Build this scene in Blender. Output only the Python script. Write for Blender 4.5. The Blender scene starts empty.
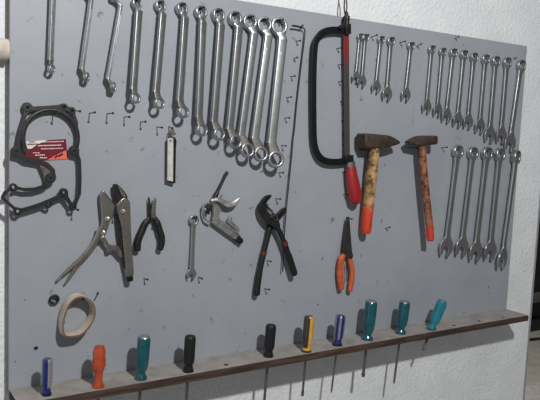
import bpy, bmesh, math, random
from mathutils import Vector, Matrix
random.seed(7)
PI = math.pi
scene = bpy.context.scene
COL = scene.collection

# ------------------------------------------------------------------ place
# The board's painted face is the plane y = 0, x runs right along it, z up,
# the shelf's top is z = 0.  Board 1.396 m x 0.76 m.  Camera stands in front.
CAM = Vector((-0.26439261, -1.26730767, 0.49500879))
F = 681.77
DX = (0.84196688, -0.02026431, 0.53914852)      # board x axis in the camera frame
DZ = (0.04178456, -0.99384391, -0.10260767)     # up
DN = (-0.53790875, -0.10892035, 0.83593692)     # into the board
CX, CY = 270.0, 200.0
LAMP = Vector((0.20, -1.60, 1.39))

def ray(px, py):
    r = (px - CX, py - CY, F)
    dot = lambda a: a[0]*r[0] + a[1]*r[1] + a[2]*r[2]
    return Vector((dot(DX), dot(DN), dot(DZ)))

def P(px, py, d=0.0):
    """Point d metres in front of the board's face seen at (px, py)."""
    v = ray(px, py)
    return CAM + v*((-d - CAM.y)/v.y)

def on_z(px, py, z):
    v = ray(px, py)
    return CAM + v*((z - CAM.z)/v.z)

def project(p):
    q = p - CAM
    c = [DX[i]*q.x + DN[i]*q.y + DZ[i]*q.z for i in range(3)]
    return (CX + F*c[0]/c[2], CY + F*c[1]/c[2])

# ------------------------------------------------------------------ materials
def lin(r, g, b):
    f = lambda c: (c/255/12.92) if c/255 <= 0.04045 else ((c/255 + 0.055)/1.055)**2.4
    return (f(r), f(g), f(b), 1.0)

MATS = {}
def mat(name, col, rough=0.5, metal=0.0, col2=None, nscale=40.0, lo=0.45, hi=0.65, bump=0.0, bscale=200.0,
        coat=0.0, detail=6.0, stretch=None, col3=None, n3=150.0, lo3=0.66, hi3=0.72, spec=0.5, rvar=0.0):
    m = bpy.data.materials.new(name); m.use_nodes = True
    nt = m.node_tree; N = nt.nodes; L = nt.links
    b = N['Principled BSDF']
    b.inputs['Base Color'].default_value = col
    b.inputs['Roughness'].default_value = rough
    b.inputs['Metallic'].default_value = metal
    b.inputs['Coat Weight'].default_value = coat
    b.inputs['Coat Roughness'].default_value = 0.15
    b.inputs['Specular IOR Level'].default_value = spec
    tc = N.new('ShaderNodeTexCoord')
    src = tc.outputs['Object']
    if stretch:
        mp = N.new('ShaderNodeMapping'); mp.inputs['Scale'].default_value = stretch
        L.new(src, mp.inputs['Vector']); src = mp.outputs['Vector']
    cur = None
    def layer(c2, sc, l, h, base, cur):
        n = N.new('ShaderNodeTexNoise'); n.inputs['Scale'].default_value = sc; n.inputs['Detail'].default_value = detail
        n.inputs['Roughness'].default_value = 0.6
        L.new(src, n.inputs['Vector'])
        r = N.new('ShaderNodeMapRange'); r.inputs['From Min'].default_value = l; r.inputs['From Max'].default_value = h
        L.new(n.outputs['Fac'], r.inputs['Value'])
        mx = N.new('ShaderNodeMix'); mx.data_type = 'RGBA'
        L.new(r.outputs['Result'], mx.inputs['Factor'])
        if cur is None: mx.inputs['A'].default_value = base
        else: L.new(cur, mx.inputs['A'])
        mx.inputs['B'].default_value = c2
        return mx.outputs['Result'], r.outputs['Result']
    if col2 is not None:
        cur, fac = layer(col2, nscale, lo, hi, col, cur)
        if rvar:
            mr = N.new('ShaderNodeMapRange'); mr.inputs['To Min'].default_value = rough; mr.inputs['To Max'].default_value = rough + rvar
            L.new(fac, mr.inputs['Value']); L.new(mr.outputs['Result'], b.inputs['Roughness'])
    if col3 is not None:
        cur, _ = layer(col3, n3, lo3, hi3, col, cur)
    if cur is not None: L.new(cur, b.inputs['Base Color'])
    if bump:
        n = N.new('ShaderNodeTexNoise'); n.inputs['Scale'].default_value = bscale; n.inputs['Detail'].default_value = 5
        L.new(src, n.inputs['Vector'])
        bp = N.new('ShaderNodeBump'); bp.inputs['Strength'].default_value = bump; bp.inputs['Distance'].default_value = 0.004
        L.new(n.outputs['Fac'], bp.inputs['Height']); L.new(bp.outputs['Normal'], b.inputs['Normal'])
    MATS[name] = m
    return m

M_PANEL = mat('panel_paint', lin(154, 159, 166), 0.45, 0.0, lin(145, 150, 157), 6, 0.35, 0.7, 0.04, 500,
              col3=lin(108, 107, 108), n3=44, lo3=0.63, hi3=0.71, detail=6)
M_RAW = mat('raw_wood_edge', lin(152, 142, 132), 0.8, 0, lin(92, 84, 78), 30, 0.4, 0.7, 0.2, 200, stretch=(1, 1, .15))
M_WALL = mat('white_plaster', lin(228, 231, 233), 0.85, 0, lin(214, 217, 220), 9, 0.35, 0.7, 0.75, 110,
             col3=lin(120, 116, 112), n3=36, lo3=0.70, hi3=0.725, detail=7)
M_SHELF = mat('dusty_shelf', lin(160, 155, 150), 0.75, 0, lin(128, 123, 119), 22, 0.42, 0.75, 0.15, 200,
              col3=lin(88, 80, 74), n3=60, lo3=0.64, hi3=0.74)
M_EDGE = mat('dark_plywood_edge', lin(84, 62, 52), 0.75, 0, lin(40, 30, 27), 45, 0.38, 0.62, 0.3, 200, stretch=(.25, 1, 3))
M_HOLE = mat('dark_bored_wood', lin(34, 28, 25), 0.9)
M_STEEL = mat('satin_chrome', lin(184, 185, 187), 0.30, 0.92, lin(154, 155, 157), 120, 0.42, 0.75, 0.05, 260, rvar=0.12)
M_STEEL2 = mat('polished_chrome', lin(192, 192, 194), 0.30, 0.92, lin(164, 164, 166), 60, 0.45, 0.75, 0.0, 220, rvar=0.1)
M_NECK = mat('dull_shaded_chrome', lin(122, 118, 113), 0.55, 0.8, lin(98, 94, 90), 110, 0.4, 0.7, 0.04, 240)  # dull steel, darkened to put shade into the down-tilted lower necks
M_NICKEL = mat('worn_nickel', lin(176, 170, 162), 0.27, 0.9, lin(112, 105, 97), 60, 0.42, 0.72, 0.15, 150, rvar=0.2)
M_ALU = mat('cast_aluminium', lin(178, 178, 177), 0.46, 0.85, lin(122, 120, 117), 70, 0.45, 0.72, 0.08, 200)
M_DKSTEEL = mat('dark_steel', lin(62, 60, 60), 0.45, 0.75, lin(38, 36, 36), 70, 0.4, 0.7, 0.15, 200)
M_NAIL = mat('nail_steel', lin(42, 40, 40), 0.5, 0.6, lin(26, 24, 24), 300, 0.4, 0.7)
M_RUST = mat('rusty_forged_steel', lin(92, 78, 70), 0.55, 0.5, lin(62, 50, 44), 50, 0.38, 0.66, 0.35, 120, col3=lin(98, 78, 64), n3=90, lo3=.6, hi3=.72)
M_BLACK = mat('black_paint', lin(14, 14, 19), 0.5, 0.0, lin(20, 20, 25), 50, 0.4, 0.7, 0.04, 200, spec=.3)
M_RUBBER = mat('black_grip', lin(15, 16, 18), 0.5, 0.0, lin(24, 25, 27), 80, 0.4, 0.7, 0.15, 200)
M_GASKET = mat('black_cast_bracket', lin(21, 19, 20), 0.45, 0.15, lin(38, 34, 34), 70, 0.45, 0.72, 0.08, 160)
M_WEB = mat('grey_bracket_web', lin(112, 104, 100), 0.55, 0.4, lin(76, 70, 66), 60, 0.4, 0.7, 0.2, 160)
M_BLADE_G = mat('saw_blade_grey', lin(74, 72, 72), 0.45, 0.6, lin(54, 50, 50), 60, 0.4, 0.7, 0.1, 200)
M_REDH = mat('red_handle_paint', lin(152, 28, 34), 0.42, 0, lin(140, 24, 28), 40, 0.45, 0.75, 0.05, 100, coat=.3)
M_BAND = mat('dull_red_band', lin(108, 36, 34), 0.55, 0, lin(62, 24, 24), 90, 0.42, 0.66)
M_ORANGE_GRIP = mat('orange_grip', lin(194, 92, 56), 0.5, 0, lin(160, 66, 38), 60, 0.45, 0.72, 0.1, 150)
M_ORANGE = mat('orange_plastic', lin(182, 74, 40), 0.42, 0, lin(120, 46, 26), 60, 0.5, 0.75, 0.08, 150, coat=.2)
M_TEAL = mat('teal_acrylic', lin(8, 82, 90), 0.2, 0, lin(6, 62, 70), 50, 0.45, 0.7, coat=.6)
M_TEAL2 = mat('bright_teal_acrylic', lin(10, 116, 134), 0.2, 0, lin(8, 92, 108), 50, 0.45, 0.7, coat=.6)
M_BLUE = mat('blue_acrylic', lin(22, 34, 108), 0.22, 0, lin(18, 28, 86), 60, 0.45, 0.7, coat=.6)
M_CLEAR = mat('grey_clear_acrylic', lin(136, 134, 138), 0.2, 0, lin(112, 108, 112), 60, 0.45, 0.7, coat=.6)
M_YELLOW = mat('amber_acrylic', lin(218, 166, 58), 0.22, 0, lin(190, 136, 40), 60, 0.45, 0.7, coat=.6)
M_SMOKE = mat('smoke_acrylic', lin(58, 52, 50), 0.22, 0, lin(42, 38, 38), 60, 0.45, 0.7, coat=.6)
M_LEAF = mat('pale_leaf', lin(206, 202, 194), 0.5, 0.2, lin(178, 172, 164), 60, 0.42, 0.7)
M_CREAM = mat('cream_band', lin(208, 196, 178), 0.6, 0, lin(180, 164, 142), 30, 0.42, 0.7, 0.15, 120)
M_TAN = mat('brown_band_edge', lin(120, 96, 76), 0.7, 0, lin(84, 64, 50), 60, 0.42, 0.7)
M_CARD = mat('maroon_card', lin(112, 24, 38), 0.35, 0, lin(98, 20, 32), 60, 0.45, 0.7, coat=.2)
M_WHITE = mat('white_print', lin(222, 216, 214), 0.45)
M_CORAL = mat('coral_print', lin(226, 104, 82), 0.4)
M_INK = mat('black_ink', lin(24, 22, 24), 0.5)
M_PALE = mat('pale_cement', lin(212, 202, 190), 0.9, 0, lin(178, 166, 154), 40, 0.4, 0.7, 0.6, 90)
M_TRIM = mat('grey_corner_bead', lin(150, 152, 158), 0.7, 0, lin(128, 130, 134), 30, 0.4, 0.7)
M_FLOOR = mat('concrete_floor', lin(150, 146, 138), 0.85, 0, lin(124, 120, 112), 4, 0.4, 0.7, 0.2, 60)
M_DARKM = mat('dark_machine_paint', lin(34, 34, 36), 0.6, 0.2, lin(22, 22, 24), 10, 0.4, 0.7)

def hammer_mat(name, wood, wood2, red, z_split, soft, nscale):
    m = bpy.data.materials.new(name); m.use_nodes = True
    nt = m.node_tree; N = nt.nodes; L = nt.links; b = N['Principled BSDF']
    b.inputs['Roughness'].default_value = 0.6
    tc = N.new('ShaderNodeTexCoord')
    n = N.new('ShaderNodeTexNoise'); n.inputs['Scale'].default_value = nscale; n.inputs['Detail'].default_value = 7
    n.inputs['Roughness'].default_value = .7
    L.new(tc.outputs['Object'], n.inputs['Vector'])
    r = N.new('ShaderNodeMapRange'); r.inputs['From Min'].default_value = .42; r.inputs['From Max'].default_value = .60
    L.new(n.outputs['Fac'], r.inputs['Value'])
    mx = N.new('ShaderNodeMix'); mx.data_type = 'RGBA'; mx.inputs['A'].default_value = wood; mx.inputs['B'].default_value = wood2
    L.new(r.outputs['Result'], mx.inputs['Factor'])
    rx = N.new('ShaderNodeMix'); rx.data_type = 'RGBA'; rx.inputs['A'].default_value = red
    rx.inputs['B'].default_value = tuple(c*.25 for c in red[:3]) + (1,)
    r3 = N.new('ShaderNodeMapRange'); r3.inputs['From Min'].default_value = .56; r3.inputs['From Max'].default_value = .68
    L.new(n.outputs['Fac'], r3.inputs['Value']); L.new(r3.outputs['Result'], rx.inputs['Factor'])
    sp = N.new('ShaderNodeSeparateXYZ'); L.new(tc.outputs['Object'], sp.inputs['Vector'])
    ad = N.new('ShaderNodeMath'); ad.operation = 'MULTIPLY_ADD'; ad.inputs[1].default_value = -soft*1.2
    L.new(n.outputs['Fac'], ad.inputs[0]); L.new(sp.outputs['Z'], ad.inputs[2])
    r2 = N.new('ShaderNodeMapRange'); r2.inputs['From Min'].default_value = z_split - soft*.6; r2.inputs['From Max'].default_value = z_split - soft*.6 - soft*.35
    L.new(ad.outputs['Value'], r2.inputs['Value'])
    m2 = N.new('ShaderNodeMix'); m2.data_type = 'RGBA'
    L.new(r2.outputs['Result'], m2.inputs['Factor']); L.new(mx.outputs['Result'], m2.inputs['A']); L.new(rx.outputs['Result'], m2.inputs['B'])
    L.new(m2.outputs['Result'], b.inputs['Base Color'])
    return m

def blade_mat():
    """Saw blade: red paint at the upper end worn away to grey below."""
    m = bpy.data.materials.new('worn_red_blade'); m.use_nodes = True
    nt = m.node_tree; N = nt.nodes; L = nt.links; b = N['Principled BSDF']
    b.inputs['Roughness'].default_value = 0.5; b.inputs['Metallic'].default_value = .3
    tc = N.new('ShaderNodeTexCoord'); sp = N.new('ShaderNodeSeparateXYZ'); L.new(tc.outputs['Object'], sp.inputs['Vector'])
    r = N.new('ShaderNodeMapRange'); r.inputs['From Min'].default_value = -.045; r.inputs['From Max'].default_value = -.085
    L.new(sp.outputs['Z'], r.inputs['Value'])
    mx = N.new('ShaderNodeMix'); mx.data_type = 'RGBA'; mx.inputs['A'].default_value = lin(132, 48, 48); mx.inputs['B'].default_value = lin(74, 70, 70)
    L.new(r.outputs['Result'], mx.inputs['Factor']); L.new(mx.outputs['Result'], b.inputs['Base Color'])
    return m

# ------------------------------------------------------------------ objects
def tag(o, label=None, cat=None, group=None, kind=None):
    if label: o['label'] = label
    if cat: o['category'] = cat
    if group: o['group'] = group
    if kind: o['kind'] = kind
    return o

def thing(name, loc, label, cat, group=None):
    o = bpy.data.objects.new(name, None); COL.objects.link(o)
    o.empty_display_size = .02
    o.location = loc
    return tag(o, label, cat, group)

def world_loc(o):
    v = Vector((0, 0, 0))
    while o is not None:
        v = v + o.location; o = o.parent
    return v

def mk(name, vf, m, parent=None, loc=None, angle=40, label=None, flat=False):
    """One mesh object from world-space (verts, faces[, face materials])."""
    verts, faces = vf[0], vf[1]
    idx = vf[2] if len(vf) > 2 else None
    org = Vector(loc) if loc is not None else (world_loc(parent) if parent else Vector((0, 0, 0)))
    me = bpy.data.meshes.new(name)
    me.from_pydata([tuple(Vector(v) - org) for v in verts], [], faces)
    for mm in (m if isinstance(m, (list, tuple)) else [m]): me.materials.append(mm)
    if idx:
        for p, i in zip(me.polygons, idx): p.material_index = i
    bm = bmesh.new(); bm.from_mesh(me); bmesh.ops.recalc_face_normals(bm, faces=bm.faces); bm.to_mesh(me); bm.free()
    if flat: me.shade_flat()
    else:
        me.shade_smooth(); me.set_sharp_from_angle(angle=math.radians(angle))
    o = bpy.data.objects.new(name, me); COL.objects.link(o)
    if not flat:
        wn = o.modifiers.new('even_faces', 'WEIGHTED_NORMAL'); wn.keep_sharp = True
    if parent: o.parent = parent
    elif loc is not None: o.location = loc
    if label: o['label'] = label
    return o

def join(*vfs):
    V, Fc, I = [], [], []
    for vf in vfs:
        n = len(V); V += list(vf[0]); Fc += [tuple(i + n for i in f) for f in vf[1]]
        I += (list(vf[2]) if len(vf) > 2 else [0]*len(vf[1]))
    return V, Fc, I

def xf(vf, M):
    return ([M @ Vector(v) for v in vf[0]],) + tuple(vf[1:])

def paint(vf, i):
    return vf[0], vf[1], [i]*len(vf[1])

def smooth2(pts, n=4, closed=True):
    out = []; k = len(pts)
    rng = range(k) if closed else range(k - 1)
    g = (lambda i: pts[i % k]) if closed else (lambda i: pts[max(0, min(k - 1, i))])
    for i in rng:
        p0, p1, p2, p3 = g(i - 1), g(i), g(i + 1), g(i + 2)
        for s in range(n):
            t = s/n
            out.append(tuple(0.5*((2*b) + (-a + c)*t + (2*a - 5*b + 4*c - d)*t*t + (-a + 3*b - 3*c + d)*t**3)
                             for a, b, c, d in zip(p0, p1, p2, p3)))
    if not closed: out.append(tuple(pts[-1]))
    return out

def slab(splines, thick, bev=0.0, res=2):
    """Filled 2-D outline (with holes) of the given thickness, rounded edges."""
    cu = bpy.data.curves.new('outline', 'CURVE'); cu.dimensions = '2D'; cu.fill_mode = 'BOTH'
    bev = min(bev, thick*.48)
    cu.extrude = max(thick/2 - bev, 1e-5); cu.bevel_depth = bev; cu.bevel_resolution = res; cu.offset = -bev
    for s in splines:
        sp = cu.splines.new('POLY'); sp.points.add(len(s) - 1)
        for q, pt in zip(sp.points, s): q.co = (pt[0], pt[1], 0, 1)
        sp.use_cyclic_u = True
    o = bpy.data.objects.new('outline', cu); COL.objects.link(o)
    dg = bpy.context.evaluated_depsgraph_get()
    me = bpy.data.meshes.new_from_object(o.evaluated_get(dg))
    bm = bmesh.new(); bm.from_mesh(me); bmesh.ops.remove_doubles(bm, verts=bm.verts, dist=1e-6)
    bm.verts.index_update()
    v = [x.co.copy() for x in bm.verts]; f = [tuple(a.index for a in x.verts) for x in bm.faces]
    bm.free(); bpy.data.meshes.remove(me); bpy.data.objects.remove(o); bpy.data.curves.remove(cu)
    return v, f

BOARD = Matrix(((1, 0, 0, 0), (0, 0, -1, 0), (0, 1, 0, 0), (0, 0, 0, 1)))   # local x,y,z -> world x, z, -y

def flat_px(pts, d, thick, bev=.001, smooth=0, holes=(), res=2):
    """Plate parallel to the board, mid-plane d in front of it, outline through the listed sight points."""
    def conv(s, sm):
        q = [P(x, y, d) for x, y in s]; q = [(a.x, a.z) for a in q]
        return smooth2(q, sm) if sm else q
    sp = [conv(pts, smooth)] + [conv(h, smooth or 3) for h in holes]
    return xf(slab(sp, thick, bev, res), Matrix.Translation((0, -d, 0)) @ BOARD)

def circ(r, n=24, cx=0, cy=0, a0=0):
    return [(cx + r*math.cos(a0 + 2*PI*i/n), cy + r*math.sin(a0 + 2*PI*i/n)) for i in range(n)]

def frame(org, y_axis, normal):
    """Local y along y_axis, local z about the normal."""
    y = Vector(y_axis).normalized(); z = Vector(normal); z = (z - y*z.dot(y)).normalized(); x = y.cross(z)
    return Matrix(((x.x, y.x, z.x, org[0]), (x.y, y.y, z.y, org[1]), (x.z, y.z, z.z, org[2]), (0, 0, 0, 1)))

def sweep(pts, w, t, N=(0, -1, 0), n=14, e=2.0, cap=True, groove=0.0, closed=False):
    """Tube through pts; width w (across), thickness t (along N); e>2 squarer; groove hollows the front and back."""
    pts = [Vector(p) for p in pts]; k = len(pts)
    if not isinstance(w, (list, tuple)): w = [w]*k
    if not isinstance(t, (list, tuple)): t = [t]*k
    V, Fc = [], []
    for i, p in enumerate(pts):
        if closed: tg = pts[(i + 1) % k] - pts[i - 1]
        else: tg = pts[min(i + 1, k - 1)] - pts[max(i - 1, 0)]
        tg.normalize()
        Nn = N[i] if isinstance(N, list) else N
        Nn = Vector(Nn); Nn = (Nn - tg*Nn.dot(tg)).normalized(); B = tg.cross(Nn)
        for j in range(n):
            a = 2*PI*j/n; c, s = math.cos(a), math.sin(a)
            cc = math.copysign(abs(c)**(2/e), c); ss = math.copysign(abs(s)**(2/e), s)
            g = 1 - groove*max(0, 1 - (abs(cc)/.55)**2) if groove else 1
            V.append(p + B*(cc*w[i]/2) + Nn*(ss*g*t[i]/2))
    m = k if closed else k - 1
    for i in range(m):
        for j in range(n):
            a, b = i*n + j, i*n + (j + 1) % n; q = ((i + 1) % k)*n
            Fc.append((a, b, q + (j + 1) % n, q + j))
    if cap and not closed:
        Fc.append(tuple(range(n))[::-1]); Fc.append(tuple((k - 1)*n + j for j in range(n)))
    return V, Fc

def lathe(prof, A, B, n=24, flute=None, colour=None):
    """Profile [(distance from A along A->B, radius)] turned about AB; flute(angle, s) scales the radius; colour(j) -> material index."""
    A, B = Vector(A), Vector(B); y = (B - A).normalized()
    x = y.cross(Vector((0, -1, 0)))
    x = x.normalized() if x.length > 1e-4 else Vector((1, 0, 0)); z = x.cross(y)
    V, Fc, I = [], [], []
    for s, r in prof:
        for j in range(n):
            a = 2*PI*j/n
            rr = r*(flute(a, s) if flute else 1)
            V.append(A + y*s + x*(rr*math.cos(a)) + z*(rr*math.sin(a)))
    k = len(prof)
    for i in range(k - 1):
        for j in range(n):
            Fc.append((i*n + j, i*n + (j + 1) % n, (i + 1)*n + (j + 1) % n, (i + 1)*n + j)); I.append(colour(j, i) if colour else 0)
    Fc.append(tuple(range(n))[::-1]); I.append(0); Fc.append(tuple((k - 1)*n + j for j in range(n))); I.append(0)
    return V, Fc, I

def box(x0, x1, y0, y1, z0, z1):
    v = [Vector((x, y, z)) for x in (x0, x1) for y in (y0, y1) for z in (z0, z1)]
    return v, [(0, 1, 3, 2), (4, 6, 7, 5), (0, 4, 5, 1), (2, 3, 7, 6), (0, 2, 6, 4), (1, 5, 7, 3)]

def bevelled(vf, w, seg=2):
    bm = bmesh.new(); vs = [bm.verts.new(v) for v in vf[0]]
    for f in vf[1]: bm.faces.new([vs[i] for i in f])
    bmesh.ops.bevel(bm, geom=list(bm.edges), offset=w, segments=seg, affect='EDGES', profile=.5)
    bm.verts.index_update()
    r = [v.co.copy() for v in bm.verts], [tuple(a.index for a in f.verts) for f in bm.faces]
    bm.free(); return r

def path_px(seq):
    """[(px, py, d)] -> smooth 3-D path"""
    return [Vector(p) for p in smooth2([tuple(P(*q)) for q in seq], 5, False)]

# ------------------------------------------------------------------ setting
BW, BH, BT = 1.3956, 0.76, 0.025
wb = bevelled(box(-1.6, 1.5485, BT + .0005, .20, -1.15, 2.3), .004)
tag(mk('wall_back', wb, M_WALL), kind='structure')
tag(mk('trim_1', bevelled(box(1.542, 1.5502, BT - .0012, .2008, -1.15, 2.3), .0008, 1), M_TRIM), kind='structure')
fl = box(-2.5, 6.5, -3.0, 7.0, -1.2, -1.15)
tag(mk('floor', fl, M_FLOOR), kind='structure')
tag(mk('wall_far', box(1.0, 6.5, 6.0, 6.1, -1.15, 2.3), M_DARKM), kind='structure')

# ------------------------------------------------------------------ tool board
bd = thing('tool_board', (BW/2, 0, 0), 'large flat grey painted tool board mounted on the white wall', 'tool board')
HOLES = [((36, 348.7), .0042), ((15.4, 362), .0013), ((25, 300.5), .0012), ((488.9, 287.6), .0036), ((318, 305), .0024)]
outer = [(0, -.0165), (BW, -.0165), (BW, BH), (0, BH)]
hs = [circ(r, 12, P(*c).x, P(*c).z) for c, r in HOLES]
pan = xf(slab([outer] + hs, .004, .0006), Matrix.Translation((0, .002, 0)) @ BOARD)
mk('panel', pan, M_PANEL, bd, flat=True, label='grey painted front sheet of the board')
core = [(.0015, -.0165), (BW - .0015, -.0165), (BW - .0015, BH - .0015), (.0015, BH - .0015)]
mk('frame', xf(slab([core] + hs, BT - .0045, .0005), Matrix.Translation((0, .0041 + (BT - .0045)/2, 0)) @ BOARD), M_RAW, bd, flat=True, label='bare brownish edge of the board')

mk('scratch', flat_px([(413.6, 105), (415.2, 106), (414.2, 114), (412.8, 126), (411.6, 124), (413, 113)], .00012, .0002, 0), M_TRIM, bd, label='pale scratch below the lone small spanner')
# shelf along the foot of the board
SD, ST = .0772, .0155
shelf = thing('tool_shelf', (BW/2, -SD/2, 0), 'long dusty wooden ledge along the foot of the grey board holding screwdrivers', 'shelf')

DRV = [  # handle top, foot on the shelf, tip
    ((47.6, 358.5), (46.6, 395), None), ((99.5, 345.5), (98.3, 387), None), ((144.3, 336), (141, 379), (136.8, 418)),
    ((190.5, 335.5), (188.2, 371.5), (183, 424)), ((271.2, 324.5), (268.3, 356.5), (259.5, 428)), ((309.5, 315.8), (306.3, 351.5), (298, 397)),
    ((341, 315), (337.2, 345.2), (331.5, 393.5)), ((371.6, 300.5), (367.2, 339.5), (363.8, 377)), ((405, 301.2), (400.6, 333.5), (390.6, 384.5)),
    ((442.8, 300.5), (431.2, 329.5), (421.8, 350.2))]
def foot(px, py):
    lo = on_z(px, py, 0)
    return lo
FEET = [foot(*f) for _, f, _ in DRV]
SH_HOLES = [(on_z(x, y, 0), .0046) for x, y in ((226, 364.8), (454, 325.3), (479, 321), (503, 317.2))]
so = [(0.0, -.0006), (BW, -.0006), (BW, -SD + .004), (0.0, -SD + .004)]
hol = [circ(.0052, 14, f.x, f.y) for f in FEET] + [circ(r, 14, c.x, c.y) for c, r in SH_HOLES]
top = xf(slab([so] + hol, ST, .0006), Matrix.Translation((0, 0, -ST/2)))
def upright(vf, f):
    a, b, c = (vf[0][i] for i in f[:3]); n = (b - a).cross(c - b)
    cx = sum((vf[0][i].y for i in f))/len(f)
    return n.length > 0 and abs(n.z)/n.length < .8 and -SD + .008 < cx < -.004
mk('shelf_board', (top[0], top[1], [1 if upright(top, f) else 0 for f in top[1]]), [M_SHELF, M_HOLE], shelf, flat=True)
mk('front_edge', bevelled(box(0, BW, -SD, -SD + .0038, -ST, -.0002), .0006, 1), M_EDGE, shelf, label='dark stained front edge of the ledge')

# ------------------------------------------------------------------ nails
def nail_mesh():
    A = Vector((0, 0, 0)); B = Vector((0, 0, 1))
    prof = [(-.15, .0010), (.955, .0010), (.957, .0023), (.985, .0024), (1.0, .0018)]
    return lathe(prof, A, B, 10)
NAIL = None
def place_nail(a, b, label, group):
    global NAIL
    if NAIL is None:
        NAIL = mk('nail', nail_mesh(), M_NAIL, loc=(0, 0, 0)); o = NAIL
    else:
        o = NAIL.copy(); COL.objects.link(o)
    v = Vector(b) - Vector(a)
    o.rotation_mode = 'QUATERNION'
    o.rotation_quaternion = v.to_track_quat('Z', 'Y')
    o.scale = (1, 1, v.length); o.location = Vector(a)
    tag(o, label, 'nail', group)
    return o
def nail_px(b, h, label, group='bare nails in the grey board'):
    base = P(*b)
    best = min((i*.0004 for i in range(12, 120)), key=lambda d: (Vector(project(base + Vector((0, -d, 0)))) - Vector(h)).length)
    return place_nail(base, P(h[0], h[1], best), label, group)

# ------------------------------------------------------------------ spanners
def ring12(od, hole, thick, bev):
    pts = []
    for i in range(48):
        a = 2*PI*i/48
        pts.append((hole/2*(1 + .045*math.cos(12*a))*math.cos(a), hole/2*(1 + .045*math.cos(12*a))*math.sin(a)))
    return slab([circ(od/2, 36), pts], thick, bev, 3)

def offset_spanner(i, top, st, sb, bot, ot, ob, sw, phi, label, d=(.007, .015, .021, .028)):
    a = math.radians(phi); nrm = Vector((math.sin(a), -math.cos(a), 0))
    p0, p1, p2, p3 = P(*top, d[0]), P(*st, d[1]), P(*sb, d[2]), P(*bot, d[3])
    root = thing('offset_ring_spanner', p0, label, 'spanner', 'double ended offset ring spanners')
    ax = (p3 - p0).normalized()
    for c, od, nm in ((p0, ot, 'ring_end'), (p3, ob, 'ring_end')):
        n2 = (nrm - ax*nrm.dot(ax)*.6)
        Mx = frame(c, ax, n2)
        mk(nm, xf(ring12(od, od*.66, od*.42, od*.06), Mx), M_STEEL, root)
    u = (p2 - p1).normalized()
    e0 = p0 + (p1 - p0).normalized()*(ot*.40); e3 = p3 + (p2 - p3).normalized()*(ob*.40)
    pts = [p1 - u*.0005, p1.lerp(p2, .04), p1.lerp(p2, .5), p1.lerp(p2, .96), p2 + u*.0005]
    mk('shaft', sweep(pts, [sw*1.12, sw*1.04, sw, sw*1.0, sw*1.08], [sw*.66, sw*.62, sw*.60, sw*.62, sw*.68], nrm, 20, 4.6), M_STEEL, root, angle=30)
    mk('neck', sweep([e0, e0.lerp(p1, .4), p1 - u*.001, p1 + u*.003], [ot*.74, ot*.50, sw*1.10, sw*1.02], [ot*.32, ot*.30, sw*.64, sw*.5], nrm, 16, 3.4), M_STEEL, root, angle=50)
    mk('neck', sweep([p2 - u*.003, p2 + u*.001, e3.lerp(p2, .55), e3], [sw*1.0, sw*1.12, ob*.64, ob*.76], [sw*.5, sw*.66, ob*.32, ob*.34], nrm, 16, 3.4), M_NECK, root, angle=50)  # lower neck darker than the upper: shade of its tilt is in the colour
    # raised oblong panel along the front of the shaft
    c1, c2 = p1.lerp(p2, .12) + nrm*(sw*.30), p1.lerp(p2, .88) + nrm*(sw*.30)
    mk('marking_panel', sweep([c1, c1.lerp(c2, .03), c1.lerp(c2, .97), c2], [sw*.2, sw*.5, sw*.5, sw*.2], [.0006, .0016, .0016, .0006], nrm, 12, 4), M_STEEL2, root,
       label='raised panel along the spanner shaft')
    # nail that carries the upper ring
    up = Vector((0, 0, 1)); c = p0 + up*(ot*.33 - .0012)
    place_nail((c.x, 0, c.z), (c.x + .0015, -(d[0] + ot*.21 + .007), c.z + .001), 'nail holding the ' + label.replace('chrome ', '').replace('cranked ', ''), 'nails carrying the ring spanners')
    return root

S = [
    ((54.2, -19), (53, -8), (50.4, 60), (51.2, 69), .0165, .0165, .0120, 40, 'cranked chrome ring spanner farthest left at the board top edge'),
    ((84.5, -9), (91, 1), (81.8, 69), (86.3, 77), .018, .018, .0120, 55, 'cranked chrome ring spanner second from the left above the round bracket'),
    ((113.5, -3), (120.3, 6), (107.7, 79), (113, 87), .0195, .0195, .0120, 60, 'cranked chrome ring spanner third from left, bowed sideways'),
    ((136.6, 3.6), (138.7, 12), (133.4, 89), (135.3, 98.3), .0205, .0205, .0140, 14, 'small chrome ring spanner fourth from left, just right of the sideways ones'),
    ((160, 6), (162.6, 15), (156.2, 92), (159, 103.3), .0228, .0228, .0142, 12, 'chrome ring spanner fifth from left in the upper left row'),
    ((181.6, 8.8), (185, 19), (179.6, 100.5), (183, 112), .0255, .0250, .0148, 12, 'chrome ring spanner directly above the hanging feeler gauge'),
    ((200.6, 12.4), (202.6, 23), (198.8, 117), (201.4, 130), .0268, .0262, .0152, 8, 'chrome ring spanner right of the one above the feeler gauge'),
    ((218, 15.2), (220.8, 26), (213.9, 121.5), (218.6, 134.3), .0285, .0278, .0158, 6, 'chrome ring spanner fifth from the right in the upper left row'),
    ((234.6, 18.6), (239, 28), (229.6, 129), (235, 141.8), .0305, .0295, .0160, 2, 'chrome ring spanner fourth from the right in the upper left row'),
    ((249.4, 22), (254.2, 34), (241.2, 135.5), (247, 150.3), .0325, .0310, .0160, -4, 'large chrome ring spanner third from the right in the upper left row'),
    ((263.8, 24.8), (268.2, 36), (254.6, 138.5), (260.4, 154), .0335, .0325, .0178, -8, 'large chrome ring spanner second from the right in the upper left row'),
    ((278.5, 26.3), (282.2, 40), (271.4, 143), (275.2, 159.4), .0382, .0370, .0195, -10, 'biggest chrome ring spanner at the right end of the upper left row'),
]
for i, s in enumerate(S):
    offset_spanner(i, *s, d=((.008, .010, .012, .016) if i < 3 else (.007, .0165, .0225, .0285 + (.001 if i % 2 else 0))))

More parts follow.
